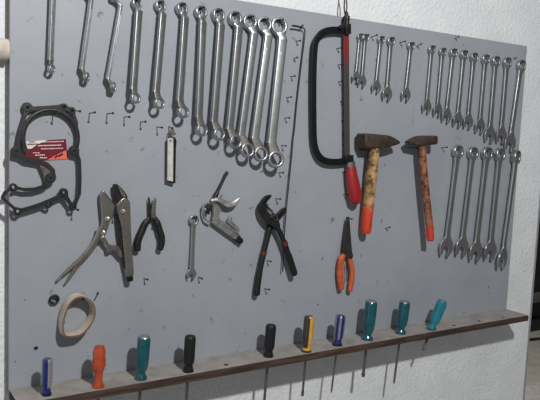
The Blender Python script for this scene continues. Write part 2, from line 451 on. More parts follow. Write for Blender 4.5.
def open_jaw(s):
    """Open-end head outline, jaw size s, head centre at origin, shank towards +y, mouth towards -y turned a little."""
    h = s*.46; R = s*1.16; pts = [(s*.34, s*1.8), (s*.40, s*1.4), (s*.62, s*1.02)]
    pts += [(R*math.cos(a), R*math.sin(a)) for a in [math.radians(x) for x in (42, 22, 0, -22, -42)]]
    pts += [(s*.78, -s*1.06), (s*.60, -s*1.10), (h, -s*1.0), (h, -s*.30), (h*.74, -s*.04), (0, s*.08)]
    pts += [(-x, y) for x, y in reversed(pts[:-1])]
    out = []
    for x, y in pts:
        a = math.radians(-9)*max(0, min(1, (1.8*s - y)/(1.2*s)))
        out.append((x*math.cos(a) - y*math.sin(a), x*math.sin(a) + y*math.cos(a)))
    return out

def combo_spanner(ring, jaw, label, group, d0=.0075, d1=.011, roll=0, size=None, js=1.0):
    p0, p1 = P(*ring, d0), P(*jaw, d1)
    L = (p1 - p0).length
    s = size or L*.083
    a = math.radians(roll); nrm = Vector((math.sin(a), -math.cos(a), 0))
    root = thing('combination_spanner', p0, label, 'spanner', group)
    ax = (p0 - p1).normalized()
    od = s*1.66
    n0 = nrm + ax*.22
    mk('ring_end', xf(ring12(od, s*1.08, s*.60, s*.09), frame(p0, ax, n0)), M_STEEL2, root)
    mk('open_end', xf(slab([open_jaw(s*js)], s*.27, s*.04), frame(p1, ax, nrm)), M_STEEL2, root)
    q0, q1 = p0 - ax*(od*.44), p1 + ax*(s*js*1.45)
    w = s*.76
    pts = [q0, q0.lerp(q1, .06), q0.lerp(q1, .15), q0.lerp(q1, .5), q0.lerp(q1, .88), q1]
    mk('shaft', sweep(pts, [od*.56, w*1.05, w*.98, w*.94, w, w*1.08], [s*.46, s*.42, s*.38, s*.36, s*.34, s*.25], nrm, 20, 3.6, groove=.12), M_STEEL2, root, angle=50)
    c = p0 + Vector((0, 0, s*.53 - .0009))
    place_nail((c.x, 0, c.z), (c.x + .001, -(d0 + s*.3 + .006), c.z + .001), 'nail holding the ' + label, 'nails carrying the combination spanners')
    return root

C = [((360.2, 37), (356.2, 77.5), 'tiny combination spanner leftmost in the upper right row beside the saw'),
     ((365.6, 37.6), (362.2, 81.5), 'tiny combination spanner crossing close beside the leftmost one'),
     ((381, 40), (376.4, 87), 'small combination spanner third in the upper right row above the big hammer'),
     ((391, 41.3), (387.2, 94.2), 'small combination spanner fourth in the upper right row'),
     ((411, 46), (406, 95), 'small combination spanner standing alone above the smaller hammer'),
     ((431.8, 49.5), (426.9, 107), 'chrome combination spanner first of the close set of nine, leftmost'),
     ((442.6, 52), (437.8, 110.5), 'chrome combination spanner second of the close set of nine'),
     ((453.3, 53), (446.6, 116), 'chrome combination spanner third of the close set of nine'),
     ((464, 54.8), (457.8, 120.3), 'chrome combination spanner fourth of the close set of nine'),
     ((474, 57.4), (468.2, 122), 'chrome combination spanner fifth of the close set of nine'),
     ((485.5, 59.3), (480, 126.5), 'chrome combination spanner sixth of the close set of nine'),
     ((495.7, 61.4), (489.8, 135), 'chrome combination spanner seventh of the close set of nine'),
     ((507, 62.7), (501.2, 136), 'chrome combination spanner eighth of the close set of nine'),
     ((521, 65.6), (510, 143), 'chrome combination spanner at the top right corner of the board')]
for k, c in enumerate(C):
    combo_spanner(*c, 'combination spanners in the upper right row', size=(P(*c[0]) - P(*c[1])).length*(.090 if k > 4 else .104))
D = [((457.7, 151.5), (446.2, 247), 'large combination spanner leftmost of the five in the lower right row'),
     ((472.9, 153.2), (461.9, 247.2), 'large combination spanner second of the five in the lower right row'),
     ((487, 153.6), (475.7, 252), 'large combination spanner middle of the five in the lower right row'),
     ((499.8, 154.6), (490.2, 251), 'large combination spanner fourth of the five in the lower right row'),
     ((516, 157), (502.2, 259), 'large combination spanner at the right end of the lower right row')]
for k, c in enumerate(D):
    combo_spanner(*c, 'combination spanners in the lower right row', d0=.011, d1=.014, roll=(14 if k == 4 else 0), size=(P(*c[0]) - P(*c[1])).length*.082)
combo_spanner((193.7, 220), (191.6, 274), 'short combination spanner alone between black pliers and air blow gun', 'lone spanner', size=.0128, js=.72)

# ------------------------------------------------------------------ bare nails
row = [((89.3, 113.4), (95, 112.4)), ((106.9, 113.8), (113, 113.2)), ((124, 117), (129.5, 117)), ((140.3, 122), (145.5, 121.7)), ((156.8, 126.8), (162, 127.6))]
for (b, h), t in zip(row, ('nearest the round bracket', 'second along', 'third along', 'fourth along', 'nearest the feeler gauge')):
    nail_px(b, h, 'bare nail in the row under the ring spanners, ' + t, 'bare nails under the ring spanners')
colm = [((295.8, 41.3), (300.4, 40.6)), ((293.6, 59), (297.4, 57.3)), ((290.6, 76.4), (295, 76.1)), ((286.5, 97.7), (291.4, 97)), ((284.7, 117.9), (289.5, 117.9)),
        ((281.3, 145.6), (285.9, 145.9)), ((278.8, 172.7), (283.4, 172.7)), ((275.6, 198.8), (280.4, 199)), ((266.8, 260.5), (270.9, 261.5)), ((264.7, 288.7), (269.3, 289.6))]
for (b, h), t in zip(colm, ('topmost', 'second from top', 'third from top', 'fourth from top', 'fifth from top', 'beside the biggest spanner ring', 'just under the biggest spanner ring',
                            'beside the water pump plier jaws', 'between the water pump plier handles', 'lowest, by the left plier handle')):
    nail_px(b, h, 'bare nail in the column along the rod, ' + t, 'bare nails beside the thin rod')
sawn = [((336.6, 48.6), (341.6, 47.6)), ((337.8, 65), (342, 64.6)), ((338.3, 81.8), (342.4, 81.5)), ((340.2, 101.6), (344, 101.6)), ((341.4, 120.9), (345.2, 121)), ((342.2, 144.6), (346, 144.9)), ((342.2, 172), (346.2, 172.4)), ((343.6, 194.3), (347.6, 195))]
for (b, h), t in zip(sawn, ('by the red end', 'below the red end', 'third from top', 'at mid blade', 'fifth from top', 'just above the lower frame arm', 'beside the top of the red handle', 'beside the bottom of the red handle')):
    nail_px(b, h, 'nail half hidden behind the hacksaw, ' + t, 'nails behind the hacksaw')
for b, h, t in [((371, 37.2), (377, 35)), ((399.4, 42.7), (405.4, 41.3)), ((416.4, 46.6), (421.4, 43.8)), ((454.6, 38.6), (459, 36.6)), ((441, 148), (447.4, 147.2)), ((385.3, 228.6), (390, 227.2)), ((144, 278.6), (147.6, 279.6)), ((198.4, 277.2), (202, 278.6)), ((94.6, 300), (98.4, 292.6)), ((514, 58.4), (517, 57.6))] and \
        [((371, 37.2), (377, 35), 'bare nail right of the two tiny spanners'), ((399.4, 42.7), (405.4, 41.3), 'bare nail left of the lone small spanner ring'),
         ((416.4, 46.6), (421.4, 43.8), 'bare nail right of the lone small spanner ring'), ((454.6, 38.6), (459, 36.6), 'bare nail highest on the right half, above the spanner row'),
         ((441, 148), (447.4, 147.2), 'bare nail left of the five large spanners'), ((385.3, 228.6), (390, 227.2), 'bare nail right of the big hammer handle end'),
         ((144, 278.6), (147.6, 279.6), 'bare nail low beside the locking pliers end screw'), ((198.4, 277.2), (202, 278.6), 'bare nail at the open end of the short lone spanner'),
         ((94.6, 300), (98.4, 292.6), 'bare nail tilted up beside the cream band'), ((513.6, 58.4), (516.6, 57.6), 'pale bare nail near the top right corner')]:
    nail_px(b, h, t)
for b, h, t in [((53.2, 113.6), (58.6, 113.0), 'nail inside the top of the round black bracket'), ((72.8, 207.2), (78, 210), 'nail through the lowest lug of the black bracket'),
                ((75.2, 110.6), (80.2, 111.4), 'nail sticking out at the right shoulder of the black bracket'),
                ((346.2, 217.2), (352, 219.2), 'nail at the tips of the orange handled pliers'),
                ((53, 299), (56, 300), 'nail holding the small rubber washer'), ((79, 297.6), (83.4, 299), 'nail inside the top of the cream band'),
                ((151.6, 224.4), (155, 224.8), 'nail in the crotch of the small black pliers'), ((112.2, 216), (116.6, 216.6), 'nail between the locking plier jaws'),
                ((168.6, 126.6), (172.6, 128.2), 'nail holding the feeler gauge key ring')]:
    nail_px(b, h, t, 'nails carrying single tools')

# ------------------------------------------------------------------ black bracket and card
card = thing('business_card', P(46, 150, .0006), 'maroon printed card with white and coral corners behind the black bracket', 'card')
mk('card_sheet', flat_px([(25.3, 141.2), (66, 139), (67.7, 159.2), (25, 161.6)], .0008, .0008, .0001), M_CARD, card)
mk('white_corner', flat_px([(25.5, 141.3), (48.2, 139.9), (38, 144), (31.5, 148.6), (26, 149.2)], .0014, .0003, 0), M_WHITE, card, label='white printed corner')
mk('coral_corner', flat_px([(66.1, 150.2), (67.5, 159), (47.2, 160.1), (55, 155.5)], .0014, .0003, 0), M_CORAL, card, label='coral printed corner')
def dashes(rows, d, m, name, lab):
    vs = []
    for x0, x1, y, h, sl in rows:
        x = x0
        while x < x1:
            w = random.uniform(.6, 1.7)
            yy = y + sl*(x - x0)
            vs.append(flat_px([(x, yy), (x + w, yy), (x + w, yy + h), (x, yy + h)], d, .0002, 0)); x += w + random.uniform(.25, .6)
    mk(name, join(*vs), m, card, label=lab)
dashes([(41, 63, 141.6, .8, -.03), (38, 61, 145.2, 1.0, -.03), (41, 63, 148.4, .9, -.03), (33, 38, 152.4, .8, 0), (35, 45, 154.6, 1.1, -.02), (40, 46, 157.2, 1.1, 0)], .0016, M_WHITE, 'white_lettering', 'lines of tiny unreadable white print')
dashes([(29, 34.5, 141.4, 1.2, -.03), (27, 38, 143.7, 1.5, -.03)], .0018, M_INK, 'black_lettering', 'tiny unreadable black print')
mk('corner_emblem', join(flat_px([(54, 157.6), (57, 154.6), (58, 156), (55.6, 158.6)], .0018, .0002, 0), flat_px([(57.6, 155.6), (62.5, 152.8), (63.4, 154.6), (58.6, 157.4)], .0018, .0002, 0)), M_INK, card, label='small black emblem')

br = thing('bracket_plate', P(55, 111, .01), 'black cast gasket shaped bracket with bolt lugs hanging at the left edge', 'bracket')
def dep(y): return .0085 + max(0, (y - 105))/105*.009
def bp(x, y):
    p = P(x, y, dep(y)); return (p.x, p.z)
ZT, ZB = P(55, 105, dep(105)).z, P(55, 210, dep(210)).z
def dz(z): return dep(105) + (dep(210) - dep(105))*(ZT - z)/(ZT - ZB)
arc = [(50.2 + 27.4*math.cos(math.radians(a)), 138.0 - 28.0*math.sin(math.radians(a))) for a in range(-26, 207, 8)]
STROKES = [(arc, .0050, .0050), ([(30.5, 109), (38, 108), (50, 107.4), (58, 106.6), (63, 107)], .0042, .0042), ([(17, 148), (19.6, 132), (23.5, 119), (26.5, 109)], .0042, .0042),
           ([(63.6, 107), (71.6, 110.6), (76, 122), (77, 138), (75, 149)], .0040, .0034),
           ([(75.6, 150), (79.2, 160), (79.8, 178), (79.2, 194), (74.6, 204.5)], .0034, .0036),
           ([(72, 206), (66.4, 198), (63.4, 193)], .0036, .0065), ([(63.4, 194), (57, 197.4), (49, 201.2), (38, 205.4), (27, 208.8), (18, 211)], .0044, .0040),
           ([(17.6, 211), (9, 204), (2.4, 197.8), (5, 192.4), (12.4, 187.4)], .0035, .0033), ([(13, 187.2), (24, 189.6), (35, 189.2), (45, 186), (50.6, 180)], .0034, .0044),
           ([(15.6, 152), (26, 159), (37, 161), (46.5, 164.2), (52.6, 170), (53.6, 177)], .0062, .0042)]
LUGS = [(27, 107.4, .0090, .0026), (63.6, 107, .0066, .0030), (71.6, 110.6, .0066, .0030), (15.6, 151.6, .0090, .0024), (73.8, 150.9, .0094, .0022), (72.7, 207, .0066, .0033),
        (63.4, 192.6, .0082, .0028), (48.2, 204.2, .0068, .0032), (17.6, 211.3, .0068, .0030), (13, 187.2, .0070, .0031), (50.2, 178, .0094, .0022)]
SEG = []
for pts, w0, w1 in STROKES:
    q = [bp(*p) for p in pts]; n = len(q) - 1
    for i in range(n): SEG.append((q[i], q[i + 1], 0.78*(w0 + (w1 - w0)*i/n), 0.78*(w0 + (w1 - w0)*(i + 1)/n)))
LG = [(bp(x, y), r, h) for x, y, r, h in LUGS]
def sdf(x, z):
    k = .0035; acc = 0.0
    best = 1e9; vals = []
    for (a, b, wa, wb) in SEG:
        dx, dy = b[0] - a[0], b[1] - a[1]
        t = ((x - a[0])*dx + (z - a[1])*dy)/(dx*dx + dy*dy); t = 0 if t < 0 else 1 if t > 1 else t
        best = min(best, math.hypot(x - a[0] - t*dx, z - a[1] - t*dy) - wa - (wb - wa)*t)
    hole = 1e9
    for c, r, h in LG:
        d0 = math.hypot(x - c[0], z - c[1]); l = d0 - r
        m = max(k - abs(best - l), 0)/k
        best = min(best, l) - m*m*k*.25
        hole = min(hole, d0 - h)
    return max(best, -hole)
def contour(f, x0, x1, z0, z1, h):
    nx, nz = int((x1 - x0)/h) + 1, int((z1 - z0)/h) + 1
    g = [[f(x0 + i*h, z0 + j*h) for j in range(nz)] for i in range(nx)]
    nxt = {}
    def ex(i, j): a, b = g[i][j], g[i + 1][j]; return (x0 + (i + a/(a - b))*h, z0 + j*h)
    def ez(i, j): a, b = g[i][j], g[i][j + 1]; return (x0 + i*h, z0 + (j + a/(a - b))*h)
    pt = {}
    for i in range(nx - 1):
        for j in range(nz - 1):
            c = [g[i][j] < 0, g[i + 1][j] < 0, g[i + 1][j + 1] < 0, g[i][j + 1] < 0]
            E = [('x', i, j), ('z', i + 1, j), ('x', i, j + 1), ('z', i, j)]
            ins = [e for e in range(4) if c[e] and not c[(e + 1) % 4]]; outs = [e for e in range(4) if not c[e] and c[(e + 1) % 4]]
            for e in ins:
                o = next(q % 4 for q in range(e - 1, e - 5, -1) if q % 4 in outs)
                nxt[E[e]] = E[o]
                for q in (e, o): pt[E[q]] = ex(*E[q][1:]) if E[q][0] == 'x' else ez(*E[q][1:])
    loops = []
    while nxt:
        k0 = next(iter(nxt)); k = k0; L_ = []
        while k in nxt: L_.append(pt[k]); k = nxt.pop(k)
        if len(L_) > 8: loops.append(L_)
    return loops
xs = [p[0] for sg in SEG for p in sg[:2]]; zs = [p[1] for sg in SEG for p in sg[:2]]
loops = contour(sdf, min(xs) - .013, max(xs) + .013, min(zs) - .013, max(zs) + .013, .0011)
def relax(l, n=2):
    for _ in range(n): l = [((l[i - 1][0] + 2*l[i][0] + l[(i + 1) % len(l)][0])/4, (l[i - 1][1] + 2*l[i][1] + l[(i + 1) % len(l)][1])/4) for i in range(len(l))]
    return l
v, f = slab([relax(l) for l in loops], .0055, 0)
mk('cast_plate', ([Vector((p[0], -dz(p[1]) - p[2], p[1])) for p in v], f), M_GASKET, br, angle=30)
for (c, r, h) in LG:
    v, f = slab([circ(r*.80, 24, *c), circ(h, 16, *c)], .0014, .0004)
    mk('bolt_lug', ([Vector((p[0], -dz(p[1]) - p[2] - .0032, p[1])) for p in v], f), M_GASKET, br)
rib = [P(x, y, dep(y) + .0032) for x, y in arc[1:-1]]
mk('raised_rib', sweep(rib, .0050, .0022, (0, -1, 0), 12, 2.5), M_GASKET, br)
mk('web', flat_px([(38.6, 162.6), (44, 163.8), (50, 168), (52.2, 171.6), (47.6, 174), (46.4, 179), (44.4, 181), (43.6, 176)], .0125, .004, .0008, 3), M_WEB, br, label='lighter grey web of the bracket')

# ------------------------------------------------------------------ hacksaw
saw = thing('hacksaw', P(345, 32, .012), 'black framed hacksaw with red handle hanging upright at the middle', 'hacksaw')
d = .014
mk('bow_frame', sweep(path_px([(343.5, 30.6, d), (336, 30.0, d), (328, 30.6, d), (321.4, 33.6, d), (316.6, 40, d), (314.4, 50, d), (313.3, 80, d), (313.4, 122, d), (314.0, 140, d), (316.2, 151, d), (321, 158.4, d), (328.5, 161.6, d), (340, 161.8, d), (352.4, 159.4, d)]),
                      .0152, .0060, (0, -1, 0), 20, 6), M_BLACK, saw, angle=30)
BLM = blade_mat()
mk('blade', flat_px([(343.2, 34.5), (348.6, 34.5), (349.5, 158.5), (344.3, 158.5)], .013, .0035, .0005), BLM, saw)
mk('teeth', join(*[flat_px([(343.25 + (y - 34)*.0090, y), (342.75 + (y - 34)*.0090, y + .9), (343.25 + (y - 34)*.0090, y + 1.6)], .013, .0012, 0) for y in [36 + 2*i for i in range(60)]]), M_DKSTEEL, saw)
mk('blade_clamp', flat_px([(344.4, 24.6), (349.6, 23.8), (349.8, 34.2), (344.6, 35.2)], .016, .012, .0015), M_DKSTEEL, saw)
mk('blade_clamp', flat_px([(344.2, 155), (352.2, 155), (352.4, 162), (344.6, 162.6)], .016, .012, .0015), M_DKSTEEL, saw)
a, b = P(347, 26, .016), P(346.4, 14.5, .014)
mk('wing_nut', join(lathe([(0, .0045), (.012, .0048), (.013, .0075), (.022, .0078), (.024, .005), (.03, .0046), (.033, .002)], a, b, 14),
                    flat_px([(344.4, 16), (345.6, 15), (346.2, 23), (344, 24)], .018, .004, .0008), flat_px([(347.4, 15), (349, 16.6), (349, 24), (347.4, 23)], .018, .004, .0008)), M_DKSTEEL, saw, label='dark tension nut at the top')
mk('adjuster_knob', lathe([(0, .005), (.006, .005), (.008, .003)], P(340.8, 27, .02), P(340.8, 27, .04), 12), M_BLACK, saw)
hp = path_px([(351, 166.5, .02), (351.2, 171, .02), (352, 178, .021), (353.8, 188, .022), (355, 196, .022), (355.4, 201, .022), (355.4, 204.2, .022)])
k = len(hp)
def prof(vals): return [vals[min(len(vals) - 2, int(i/(k - 1)*(len(vals) - 1)))]*(1 - (i/(k - 1)*(len(vals) - 1)) % 1) + vals[min(len(vals) - 1, min(len(vals) - 2, int(i/(k - 1)*(len(vals) - 1))) + 1)]*((i/(k - 1)*(len(vals) - 1)) % 1) if i < k - 1 else vals[-1] for i in range(k)]
hw = prof([.023, .0265, .0300, .0330, .0340, .0290, .014])
mk('handle', sweep(hp, hw, [x*.86 for x in hw], (0, -1, 0), 18, 2.2), M_REDH, saw, label='red painted saw handle')
mk('ferrule', lathe([(0, .0095), (.001, .0105), (.012, .0108), (.013, .0095)], P(350.4, 161.6, .02), P(351, 167.2, .02), 18), M_NICKEL, saw, label='pale metal ferrule')
# wire that carries the saw
wire_pts = lambda ph: [P(346.2 - .7 + 1.3*math.sin(t*5.5 + ph) - max(0, t - .5)*3.6*(1 if ph else .2), 17.6 - 40*t, .014 + .002*math.cos(t*5.5 + ph)) for t in [i/24 for i in range(25)]]
wr = thing('hanging_wire', P(345.5, 17, .014), 'twisted dark wire holding the hacksaw from above the board', 'wire')
mk('strand', sweep(wire_pts(0), .0032, .0032, (0, -1, 0), 8), M_DKSTEEL, wr)
mk('strand', sweep(wire_pts(PI), .0032, .0032, (0, -1, 0), 8), M_DKSTEEL, wr)
w0 = P(345.6, 18.5, .014)
mk('strand', sweep([w0 + Vector((.006*math.cos(t), -.004*math.sin(t) , -.001 + .008*math.sin(t))) for t in [2*PI*i/20 for i in range(20)]], .0020, .0020, (0, -1, 0.3), 8, closed=True), M_DKSTEEL, wr)
wt = (wire_pts(0)[-1] + wire_pts(PI)[-1])/2
mk('wall_hook', join(lathe([(0, .0016), (.045, .0016), (.046, .004), (.048, .004)], Vector((wt.x, BT - .004, wt.z - .004)), Vector((wt.x, -.03, wt.z - .004)), 10),
                     sweep([wt + Vector((.006*math.cos(t), 0, -.002 + .005*math.sin(t))) for t in [2*PI*i/20 for i in range(20)]], .003, .003, (0, -1, 0), 8, closed=True)), M_DKSTEEL, wr)

# ------------------------------------------------------------------ hammers
def hammer(label, axis, hgt, wid, hpts, hwid, hmat, dh):
    root = thing('hammer', P(*hpts[0], dh[0]), label, 'hammer', 'hammers in the middle of the board')
    pts = [P(x, y, dh[0]) for x, y in axis]
    mk('head', sweep(pts, hgt, wid, (0, -1, 0), 20, 5.5), M_RUST, root)
    n = len(hpts)
    hp = [P(x, y, dh[0] + (dh[1] - dh[0])*i/(n - 1)) for i, (x, y) in enumerate(hpts)]
    mk('handle', sweep(hp, [w*.88 for w in hwid], hwid, (0, -1, 0), 18, 2.3), hmat(root), root)
    t = hp[0]; u = (hp[0] - hp[1]).normalized()
    return root
z1 = P(365, 203, .026).z - P(373, 147, .026).z
hammer('big hammer with wedge headed rusty head and peeling yellow handle dipped red', [(360.6, 140.8), (361.4, 140.8), (366, 140.8), (371, 141), (381, 141.2), (386, 141.2), (391, 141.7), (395.6, 142.4)],
       [.030, .0345, .035, .0345, .032, .028, .019, .007], [.034, .037, .038, .038, .037, .036, .034, .031],
       [(373.4, 147), (373, 156), (371, 176), (369.2, 196), (367.2, 214), (365.9, 230), (365.8, 233)], [.030, .0305, .0300, .0290, .0280, .0272, .022],
       lambda r: hammer_mat('peeling_yellow_handle', lin(186, 148, 96), lin(44, 30, 24), lin(196, 62, 34), z1, .05, 38), (.028, .024))
z2 = P(429.4, 225, .046).z - P(421.4, 146, .036).z
hammer('slim hammer with smaller rusty head and brown handle dipped orange at the end', [(434.6, 140), (433.6, 140), (428, 140.2), (421, 140.6), (416.2, 141), (411.4, 141.8), (407.4, 142.6)],
       [.0195, .0225, .0235, .025, .022, .014, .005], [.022, .025, .026, .027, .025, .022, .020],
       [(421.6, 146), (422.2, 156), (424.4, 180), (427, 205), (429.6, 228), (430.4, 238), (430.5, 240.8)], [.0215, .0210, .0205, .0205, .0205, .0200, .017],
       lambda r: hammer_mat('brown_hammer_handle', lin(156, 100, 70), lin(58, 37, 29), lin(196, 58, 38), z2, .022, 60), (.034, .046))
for hh, xs, z in (('big', ((.020), (-.020)), P(373.4, 147, .028)), ('slim', (.0135, -.0135), P(421.6, 146, .034))):
    for x, t in zip(xs, ('right', 'left')):
        zz = z.z - (.0085 if hh == 'big' else .0065)
        place_nail((z.x + x, 0, zz), (z.x + x, -.022 if hh == 'big' else -.030, zz + .002), 'nail under the %s side of the %s hammer head' % (t, hh), 'nails carrying the hammers')

# ------------------------------------------------------------------ thin rod
rod = thing('hook_rod', P(303, 28, .01), 'long thin dark rod with bent hook end hanging left of the hacksaw', 'rod')
pp = path_px([(302.0, 27.6, .012), (304.2, 28.8, .011), (304.9, 33, .009), (303.4, 47.5, .008), (300, 75, .007), (296.8, 102.5, .007), (294.5, 128, .008), (293, 139, .008), (291.6, 156, .008), (288.8, 184, .009), (286, 212, .010), (284, 240, .0105), (282.6, 271.5, .011)])
mk('rod_shaft', sweep(pp, .0028, .0028, (0, -1, 0), 10), M_DKSTEEL, rod)
mk('hook_end', sweep(path_px([(292.4, 25.7, .014), (296, 26.1, .013), (302.0, 27.6, .012)]), .0042, .0042, (0, -1, 0), 10), M_DKSTEEL, rod)
nail_px((299.6, 27.2), (302.8, 25.4), 'nail carrying the bent end of the thin rod', 'nails carrying single tools')

# ------------------------------------------------------------------ water pump pliers
pl = thing('water_pump_pliers', P(271, 217, .017), 'black water pump pliers with red banded grips beside the thin rod', 'pliers')
mk('slotted_jaw', flat_px([(270.2, 194.6), (270.6, 196.6), (266.6, 201.4), (265.2, 204.6), (268.6, 208.6), (276.4, 215.6), (278.2, 221), (279.4, 226), (275.2, 228), (271, 226), (264.8, 221), (260.2, 214), (258.8, 207), (261, 201), (265, 196.4)], .022, .008, .0012, 3,
                          holes=[[(267.4, 211), (269, 210.4), (276.6, 217.6), (275.4, 219)]]), M_DKSTEEL, pl)
mk('slot_rim', flat_px([(266.6, 210.6), (269, 209.2), (278, 217.8), (276, 220.2)], .0265, .0012, .0003, 2, holes=[[(267.6, 211), (269, 210.2), (276.8, 217.7), (275.6, 219.2)]]), M_NICKEL, pl, label='bright rim of the adjusting slot')
mk('lower_jaw', flat_px([(285.6, 207.4), (286, 210.4), (282, 216), (277, 220.6), (274.6, 227), (270, 230.4), (267, 228), (270, 219.6), (276, 214.6), (281.4, 209)], .0135, .0075, .0012, 3), M_DKSTEEL, pl)
mk('jaw_teeth', join(*[flat_px([(264.9 + i*1.25, 204.4 + i*1.25), (266.2 + i*1.25, 204.2 + i*1.25), (265.6 + i*1.25, 206 + i*1.25)], .022, .006, 0) for i in range(6)]), M_DKSTEEL, pl)
def grip(seq, d, w, m, name, par, t=.8, lab=None):
    p = path_px([(x, y, d) for x, y in seq]); n = len(p)
    ws = [w[min(len(w) - 1, int(round(i/(n - 1)*(len(w) - 1))))] for i in range(n)] if isinstance(w, list) else [w]*n
    ws[0] *= .9; ws[-1] *= .75
    return mk(name, sweep(p, ws, [x*t for x in ws], (0, -1, 0), 14, 2.6), m, par, label=lab)
g1 = grip([(270, 227), (267, 240), (263, 256), (259.6, 272), (257.6, 285), (256.4, 295.6)], .014, [.0125, .0115, .0125, .014, .015], M_RUBBER, 'handle', pl)
mk('red_band', sweep(path_px([(264.3, 251.4, .0145), (263.4, 255, .0145)]), .0132, .0112, (0, -1, 0), 14, 2.6), M_BAND, g1, label='red band on the grip')
g2 = grip([(276, 225), (281.4, 236), (286, 248), (290.4, 261), (294.8, 275.2)], .0215, [.0125, .012, .013, .015, .0155], M_RUBBER, 'handle', pl)
mk('red_band', sweep(path_px([(284.0, 241.6, .022), (285.4, 245.2, .022)]), .0138, .0122, (0, -1, 0), 14, 2.6), M_BAND, g2, label='red band on the grip')
mk('pivot_bolt', lathe([(0, .005), (.002, .005), (.003, .004)], P(271.6, 216, .0255), P(271.6, 216, .0295), 12), M_DKSTEEL, pl)
nail_px((263.6, 205.6), (267.6, 205.2), 'nail under the hooked jaw of the water pump pliers', 'nails carrying single tools')

# ------------------------------------------------------------------ locking pliers
lp = thing('locking_pliers', P(112, 210, .016), 'nickel locking pliers with open jaws and long splayed handles at left', 'pliers')
mk('fixed_jaw', flat_px([(102.2, 190.8), (104.4, 191.6), (108.4, 198.6), (113.6, 203), (113.8, 207), (112.6, 214), (108.8, 223), (106, 232), (102, 238), (97, 238), (99.4, 231), (102, 222), (101.6, 214), (100.8, 204), (100.2, 195)], .017, .009, .0010, 2), M_NICKEL, lp)
mk('jaw_teeth', join(*[flat_px([(104.8 + i*1.45, 193.6 + i*1.75), (106.4 + i*1.4, 194.0 + i*1.75), (105.8 + i*1.45, 195.6 + i*1.75)], .018, .009, 0) for i in range(6)]), M_DKSTEEL, lp)
lev = path_px([(94, 244, .011), (87, 254.6, .009), (79.6, 263, .0075), (73.6, 271.4, .0065), (68.6, 279, .006), (64.6, 284.4, .006)])
q = len(lev) - 1
mk('release_lever', sweep(lev, [.011 - .008*(i/q)**1.5 for i in range(q + 1)], .005, (0, -1, 0), 14, 3), M_NICKEL, lp)
lon = path_px([(102.4, 227, .020), (99.2, 235, .019), (93.4, 245, .017), (86, 254, .0145), (78.4, 261.4, .012), (71, 267.6, .010), (63.4, 274.4, .0085), (56.8, 280.8, .0075)])
q = len(lon) - 1
mk('long_handle', sweep(lon, [.0165 - .0135*(i/q)**1.1 for i in range(q + 1)], .008, (0, -1, 0), 16, 2.4), M_NICKEL, lp)
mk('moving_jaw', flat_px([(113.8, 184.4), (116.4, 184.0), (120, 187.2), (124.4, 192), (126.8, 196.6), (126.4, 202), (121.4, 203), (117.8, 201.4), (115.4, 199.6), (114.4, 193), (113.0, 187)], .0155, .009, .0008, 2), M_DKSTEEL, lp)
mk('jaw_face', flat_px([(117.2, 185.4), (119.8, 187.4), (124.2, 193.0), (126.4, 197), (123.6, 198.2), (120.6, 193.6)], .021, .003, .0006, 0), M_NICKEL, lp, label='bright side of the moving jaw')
mk('channel_shade', flat_px([(115.6, 207), (118.4, 204), (121.6, 222), (124.4, 250), (125.6, 270), (123.6, 268), (120.6, 252), (117.4, 230)], .0135, .009, .0006, 0), M_DKSTEEL, lp, label='dark plate standing for the shaded hollow inside of the body')  # dark plate puts the shade inside the hollow body into colour
mk('body_handle', flat_px([(116.4, 206), (118.4, 201.6), (123, 198), (128.2, 199.6), (129.6, 208), (130.2, 230), (131.6, 252), (133, 271), (131.8, 276), (126.4, 276), (125.0, 266), (123.2, 250), (121.4, 232), (119.6, 222), (117.4, 214)], .0185, .010, .0012, 2), M_NICKEL, lp)
mk('toggle_link', flat_px([(102.6, 235.6), (106, 239), (109.4, 244.6), (113.6, 244.6), (117.6, 245.6), (122.6, 253.4), (121.4, 258), (118.8, 255.4), (115, 251), (112.4, 250), (110.4, 251.6), (107, 251.2), (106.4, 246.6), (102, 241)], .0155, .005, .001, 2), M_NICKEL, lp, label='dull bent toggle link')
for x, y, dd in ((107.2, 219, .0218), (103, 232.8, .0225), (123, 211.6, .0243), (101.6, 237.4, .0205)):
    mk('rivet', lathe([(0, .0048), (.0014, .0046), (.0022, .003)], P(x, y, dd), P(x, y, dd + .01), 14), M_NICKEL, lp)
mk('adjusting_screw', lathe([(0, .0045), (.002, .0062), (.011, .0064), (.013, .005)], P(129.6, 274.6, .0185), P(130.5, 284, .0185), 16, lambda a, s: 1 + .05*math.cos(12*a)), M_BLACK, lp, label='black knurled end screw')
mk('spring', sweep([P(117 + 2.6*t, 214 + 36*t, .011) + Vector((.0018*math.cos(40*t), .0018*math.sin(40*t), 0)) for t in [i/80 for i in range(81)]], .0009, .0009, (0, -1, 0), 6), M_DKSTEEL, lp)

# ------------------------------------------------------------------ small black pliers
mp = thing('mini_pliers', P(152, 214, .012), 'small long nose pliers with spread black grips', 'pliers')
mk('jaw', flat_px([(148.3, 198), (149.4, 198.6), (150.6, 206), (152, 213), (151.8, 218.6), (149, 218), (148.6, 210)], .011, .006, .001, 2), M_DKSTEEL, mp)
mk('jaw', flat_px([(154.8, 197.2), (156, 201), (155.4, 206.6), (155.4, 212), (155.2, 218), (151.4, 218.6), (151.0, 212), (151.8, 206)], .014, .006, .001, 2), M_NICKEL, mp, label='bright half of the jaws')
mk('pivot', lathe([(0, .0042), (.002, .004), (.003, .002)], P(152, 217.4, .017), P(152, 217.4, .03), 14), M_DKSTEEL, mp)
grip([(149.4, 218.2), (145.6, 223), (142, 231), (139, 238), (137.6, 244), (137.4, 251.2)], .012, [.010, .0135, .0140, .0136, .0130], M_RUBBER, 'handle', mp)
grip([(154.6, 217.6), (157.4, 223), (159.8, 231), (161.6, 237), (161.6, 243), (159.9, 250)], .013, [.010, .0130, .0136, .0132, .0124], M_RUBBER, 'handle', mp)

